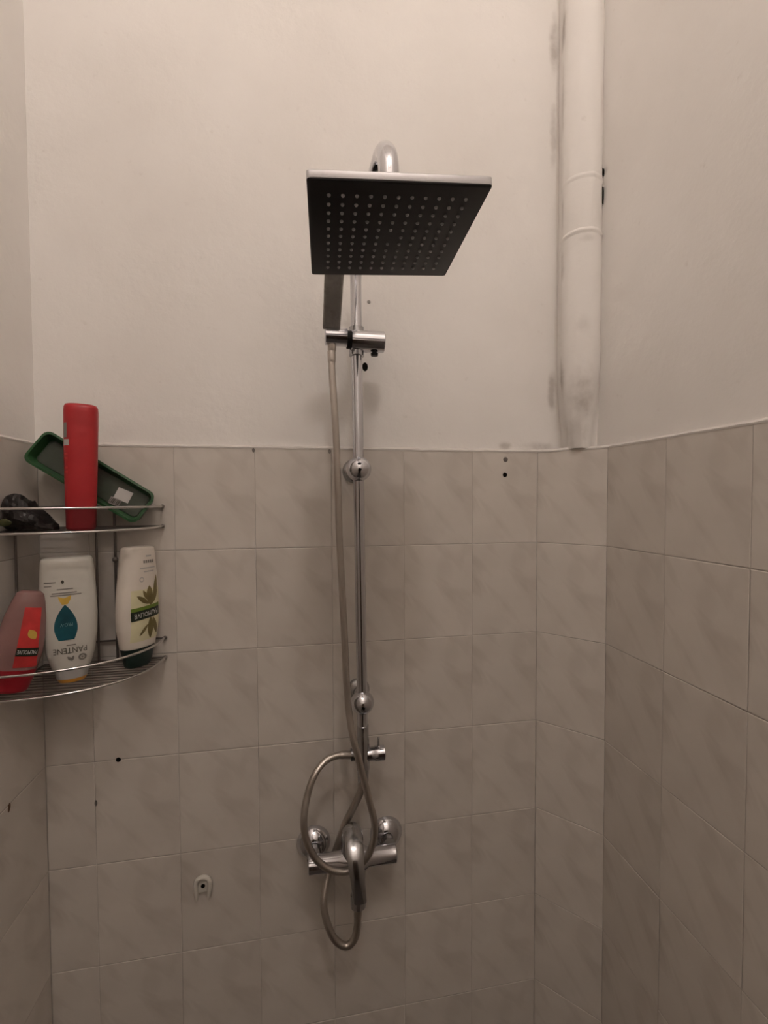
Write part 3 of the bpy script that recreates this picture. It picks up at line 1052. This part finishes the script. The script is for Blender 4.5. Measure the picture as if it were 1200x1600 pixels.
# pinkish clear bottle leaning at the left
root = empty('shower_gel_bottle', (-0.0580, -0.141, FL + 0.0060), 'pinkish clear gel bottle with red label and crimson cap leaning at the left', 'bottle', rot=(math.radians(0), math.radians(11.0), math.radians(30)))
B = Bottle([(0.0, 0.0200, 0.0145, 2.3), (0.003, 0.0225, 0.0165, 2.3), (0.020, 0.0265, 0.0180, 2.3), (0.034, 0.0285, 0.0190, 2.3), (0.036, 0.0290, 0.0190, 2.3), (0.060, 0.0320, 0.0205, 2.4), (0.085, 0.0310, 0.0200, 2.4),
            (0.115, 0.0270, 0.0180, 2.4), (0.140, 0.0215, 0.0150, 2.4), (0.152, 0.0175, 0.0120, 2.4), (0.156, 0.0125, 0.0080, 2.3)], root)
B.loft('bottle_body', 0.0352, 0.156, M_pink)
B.loft('bottle_cap', 0.0, 0.035, M_pinkcap)['label'] = 'crimson bottle cap'


def gel_label(u, v):
    z = 0.040 + 0.092 * v
    return -0.004 + 0.030 * u * (1 - 0.30 * v), z


B.patch('label_panel', gel_label, 8, 16, M_redlabel, 0.0005)
B.rect('label_band', 0.0100, 0.0640, 0.028, 0.0125, M_band, math.radians(-2), 0.0010)
B.text('label_lettering', 'PALMOLIVE', 0.0100, 0.0640, 0.025, 0.0060, M_whiteink, math.pi + math.radians(-2), 0.0014)
B.drop('label_fruit', 0.012, 0.100, 0.082, 0.0055, M_yellow, off=0.0010, shape=1, ang=0.6)

# tall red bottle on the upper shelf
root = empty('conditioner_bottle', (0.0290, -0.096, FU), 'tall plain red bottle standing on the upper shelf', 'bottle', rot=(0, math.radians(1.2), math.radians(14)))
B = Bottle([(0.0, 0.0195, 0.0165, 2.2), (0.002, 0.0210, 0.0175, 2.2), (0.034, 0.0218, 0.0180, 2.2), (0.0355, 0.0222, 0.0185, 2.2), (0.10, 0.0235, 0.0190, 2.3), (0.16, 0.0243, 0.0190, 2.4), (0.196, 0.0245, 0.0180, 2.5),
            (0.203, 0.0240, 0.0170, 2.5), (0.2065, 0.0222, 0.0150, 2.5), (0.208, 0.018, 0.011, 2.4)], root)
B.loft('bottle_body', 0.0352, 0.208, M_red)
B.loft('bottle_cap', 0.0, 0.035, M_redcap)['label'] = 'dark red bottle cap'
B.rect('label_patch', -0.0200, 0.163, 0.0050, 0.024, M_ink)
B.rect('label_patch', -0.0185, 0.143, 0.0090, 0.010, M_inkpale)
for zc in (0.124, 0.117, 0.102, 0.095):
    B.rect('print_line', -0.0190, zc, 0.006, 0.003, M_redlabel)

# ------------------------------------------------------------------ green tray leaning in the corner
TP0 = Vector((-0.0610, -0.040, 1.9930))          # upper left end, axis runs down to the right
axis = Vector((0.170, 0.004, -0.112)).normalized()
nrm = Vector((0.10, -0.95, 0.16)); nrm = (nrm - axis * nrm.dot(axis)).normalized()
side = nrm.cross(axis).normalized()
if side.z < 0: side = -side
root_loc = TP0 + axis * 0.10
root = empty('green_tray', root_loc, 'green plastic tray with two small stickers leaning behind the red bottle', 'tray')


def tray_ring(l0, l1, w, d, r):
    """rounded rectangle at depth d along the outward normal"""
    out = []
    for sx, sy, a_ in ((1, 1, 0), (-1, 1, 90), (-1, -1, 180), (1, -1, 270)):
        for k in range(5):
            t = math.radians(a_ + 22.5 * k)
            lx = (l1 - r if sx > 0 else l0 + r) + r * math.cos(t)
            ly = sy * (w - r) + r * math.sin(t)
            out.append(TP0 + axis * lx + side * ly + nrm * d)
    return out


TLn = 0.209
m = Mesh()
m.rings([tray_ring(0.006, TLn - 0.006, 0.024, -0.014, 0.010), tray_ring(0.002, TLn - 0.002, 0.029, -0.008, 0.012), tray_ring(0.0, TLn, 0.0315, 0.012, 0.013),
         tray_ring(-0.001, TLn + 0.001, 0.0325, 0.014, 0.013), tray_ring(0.003, TLn - 0.003, 0.0285, 0.0145, 0.011), tray_ring(0.008, TLn - 0.008, 0.0235, -0.004, 0.009)])
build('tray_shell', m, M_green, root, root_loc)
m = Mesh(); m.rings([tray_ring(0.009, TLn - 0.009, 0.0225, -0.0038, 0.008), tray_ring(0.010, TLn - 0.010, 0.0215, -0.0026, 0.008)])
build('tray_floor', m, M_greeninner, root, root_loc)


def sticker(l, s, w, h, ang, material, d=-0.0016):
    m = Mesh()
    ca, sa = math.cos(ang), math.sin(ang)
    rings = []
    for dd in (d - 0.0008, d):
        rings.append([TP0 + axis * (l + x * ca - y * sa) + side * (s + x * sa + y * ca) + nrm * dd for x, y in ((-w / 2, -h / 2), (w / 2, -h / 2), (w / 2, h / 2), (-w / 2, h / 2))])
    m.rings(rings)
    return build('sticker', m, material, root, root_loc, smooth=False)


sticker(0.160, 0.002, 0.026, 0.021, 0.15, M_sticker)['label'] = 'white sticker'
sticker(0.155, -0.0150, 0.019, 0.013, 0.15, M_stickergrey)['label'] = 'grey barcode sticker'
for k in range(6):
    m = Mesh()
    c_ = TP0 + axis * (0.1475 + k * 0.0028) + side * (-0.0150 + (k - 3) * 0.0004) + nrm * -0.0014
    w_ = 0.0005 + 0.0004 * (k % 3)
    m.rings([[c_ + axis * x + side * y + nrm * dd for x, y in ((-w_, -0.0045), (w_, -0.0045), (w_, 0.0045), (-w_, 0.0045))] for dd in (-0.0003, 0.0)])
    build('barcode_bar', m, M_inkdark, root, root_loc, smooth=False)

# ------------------------------------------------------------------ crumpled black wrapper
wl = Vector((-0.0470, -0.098, FU))
root = empty('crumpled_wrapper', wl, 'crumpled black plastic wrapper lying on the upper shelf at the far left', 'wrapper')
m = Mesh()
rings = []
NR, NS = 22, 30
for i in range(NR + 1):
    t = i / NR
    x = -0.034 + 0.072 * t
    hh = 0.023 * (math.sin(math.pi * min(1, 0.20 + 0.80 * t)) ** 0.7) * (1.50 - 1.02 * t) + 0.0015
    dd = 0.030 * math.sin(math.pi * (0.08 + 0.88 * t)) ** 0.6
    ring = []
    for k in range(NS):
        a_ = 2 * math.pi * k / NS
        p = Vector((x, dd * math.cos(a_), hh * (1 + math.sin(a_))))
        q = noise.noise(p * 75 + Vector((3, 1, 7))) * 0.006 + abs(noise.noise(p * 160)) * 0.004
        d_ = Vector((0, math.cos(a_), math.sin(a_)))
        p = p + d_ * q
        p.z = max(p.z, 0.0004)
        ring.append(wl + p + Vector((noise.noise(p * 60) * 0.004, 0, -0.010 * 0 if p.z < 0.001 else 0)))
    rings.append(ring)
m.rings(rings)
for p in m.v:
    p.x = max(p.x, XL + 0.003)
build('wrapper_body', m, M_blackfoil, root, wl, angle=18)
m = Mesh()
tip = wl + Vector((-0.014, -0.004, 0.058))
basep = [wl + Vector((-0.030 + 0.020 * k / 5, -0.006 + 0.006 * math.sin(k), 0.036 - 0.002 * k)) for k in range(6)]
m.rings([[*basep, *[p + Vector((0, 0.003, 0.0)) for p in reversed(basep)]], [tip.lerp(p, 0.12) for p in [*basep, *[q + Vector((0, 0.003, 0)) for q in reversed(basep)]]]])
build('wrapper_flap', m, M_blackfoil, root, wl, angle=18)
m = Mesh()
rings = []
for i in range(9):
    t = i / 8
    r_ = 0.006 * math.sin(math.pi * (0.08 + 0.84 * t))
    rings.append([wl + Vector((-0.029 + 0.020 * t, -0.030 + 0.30 * r_ * math.cos(2 * math.pi * k / 12) * 0.6, 0.014 + r_ * math.sin(2 * math.pi * k / 12) + noise.noise(Vector((i, k, 2))) * 0.002)) for k in range(12)])
m.rings(rings)
for p in m.v:
    p.x = max(p.x, XL + 0.003)
build('olive_print_panel', m, M_olivefoil, root, wl, angle=25)['label'] = 'olive green printed panel'
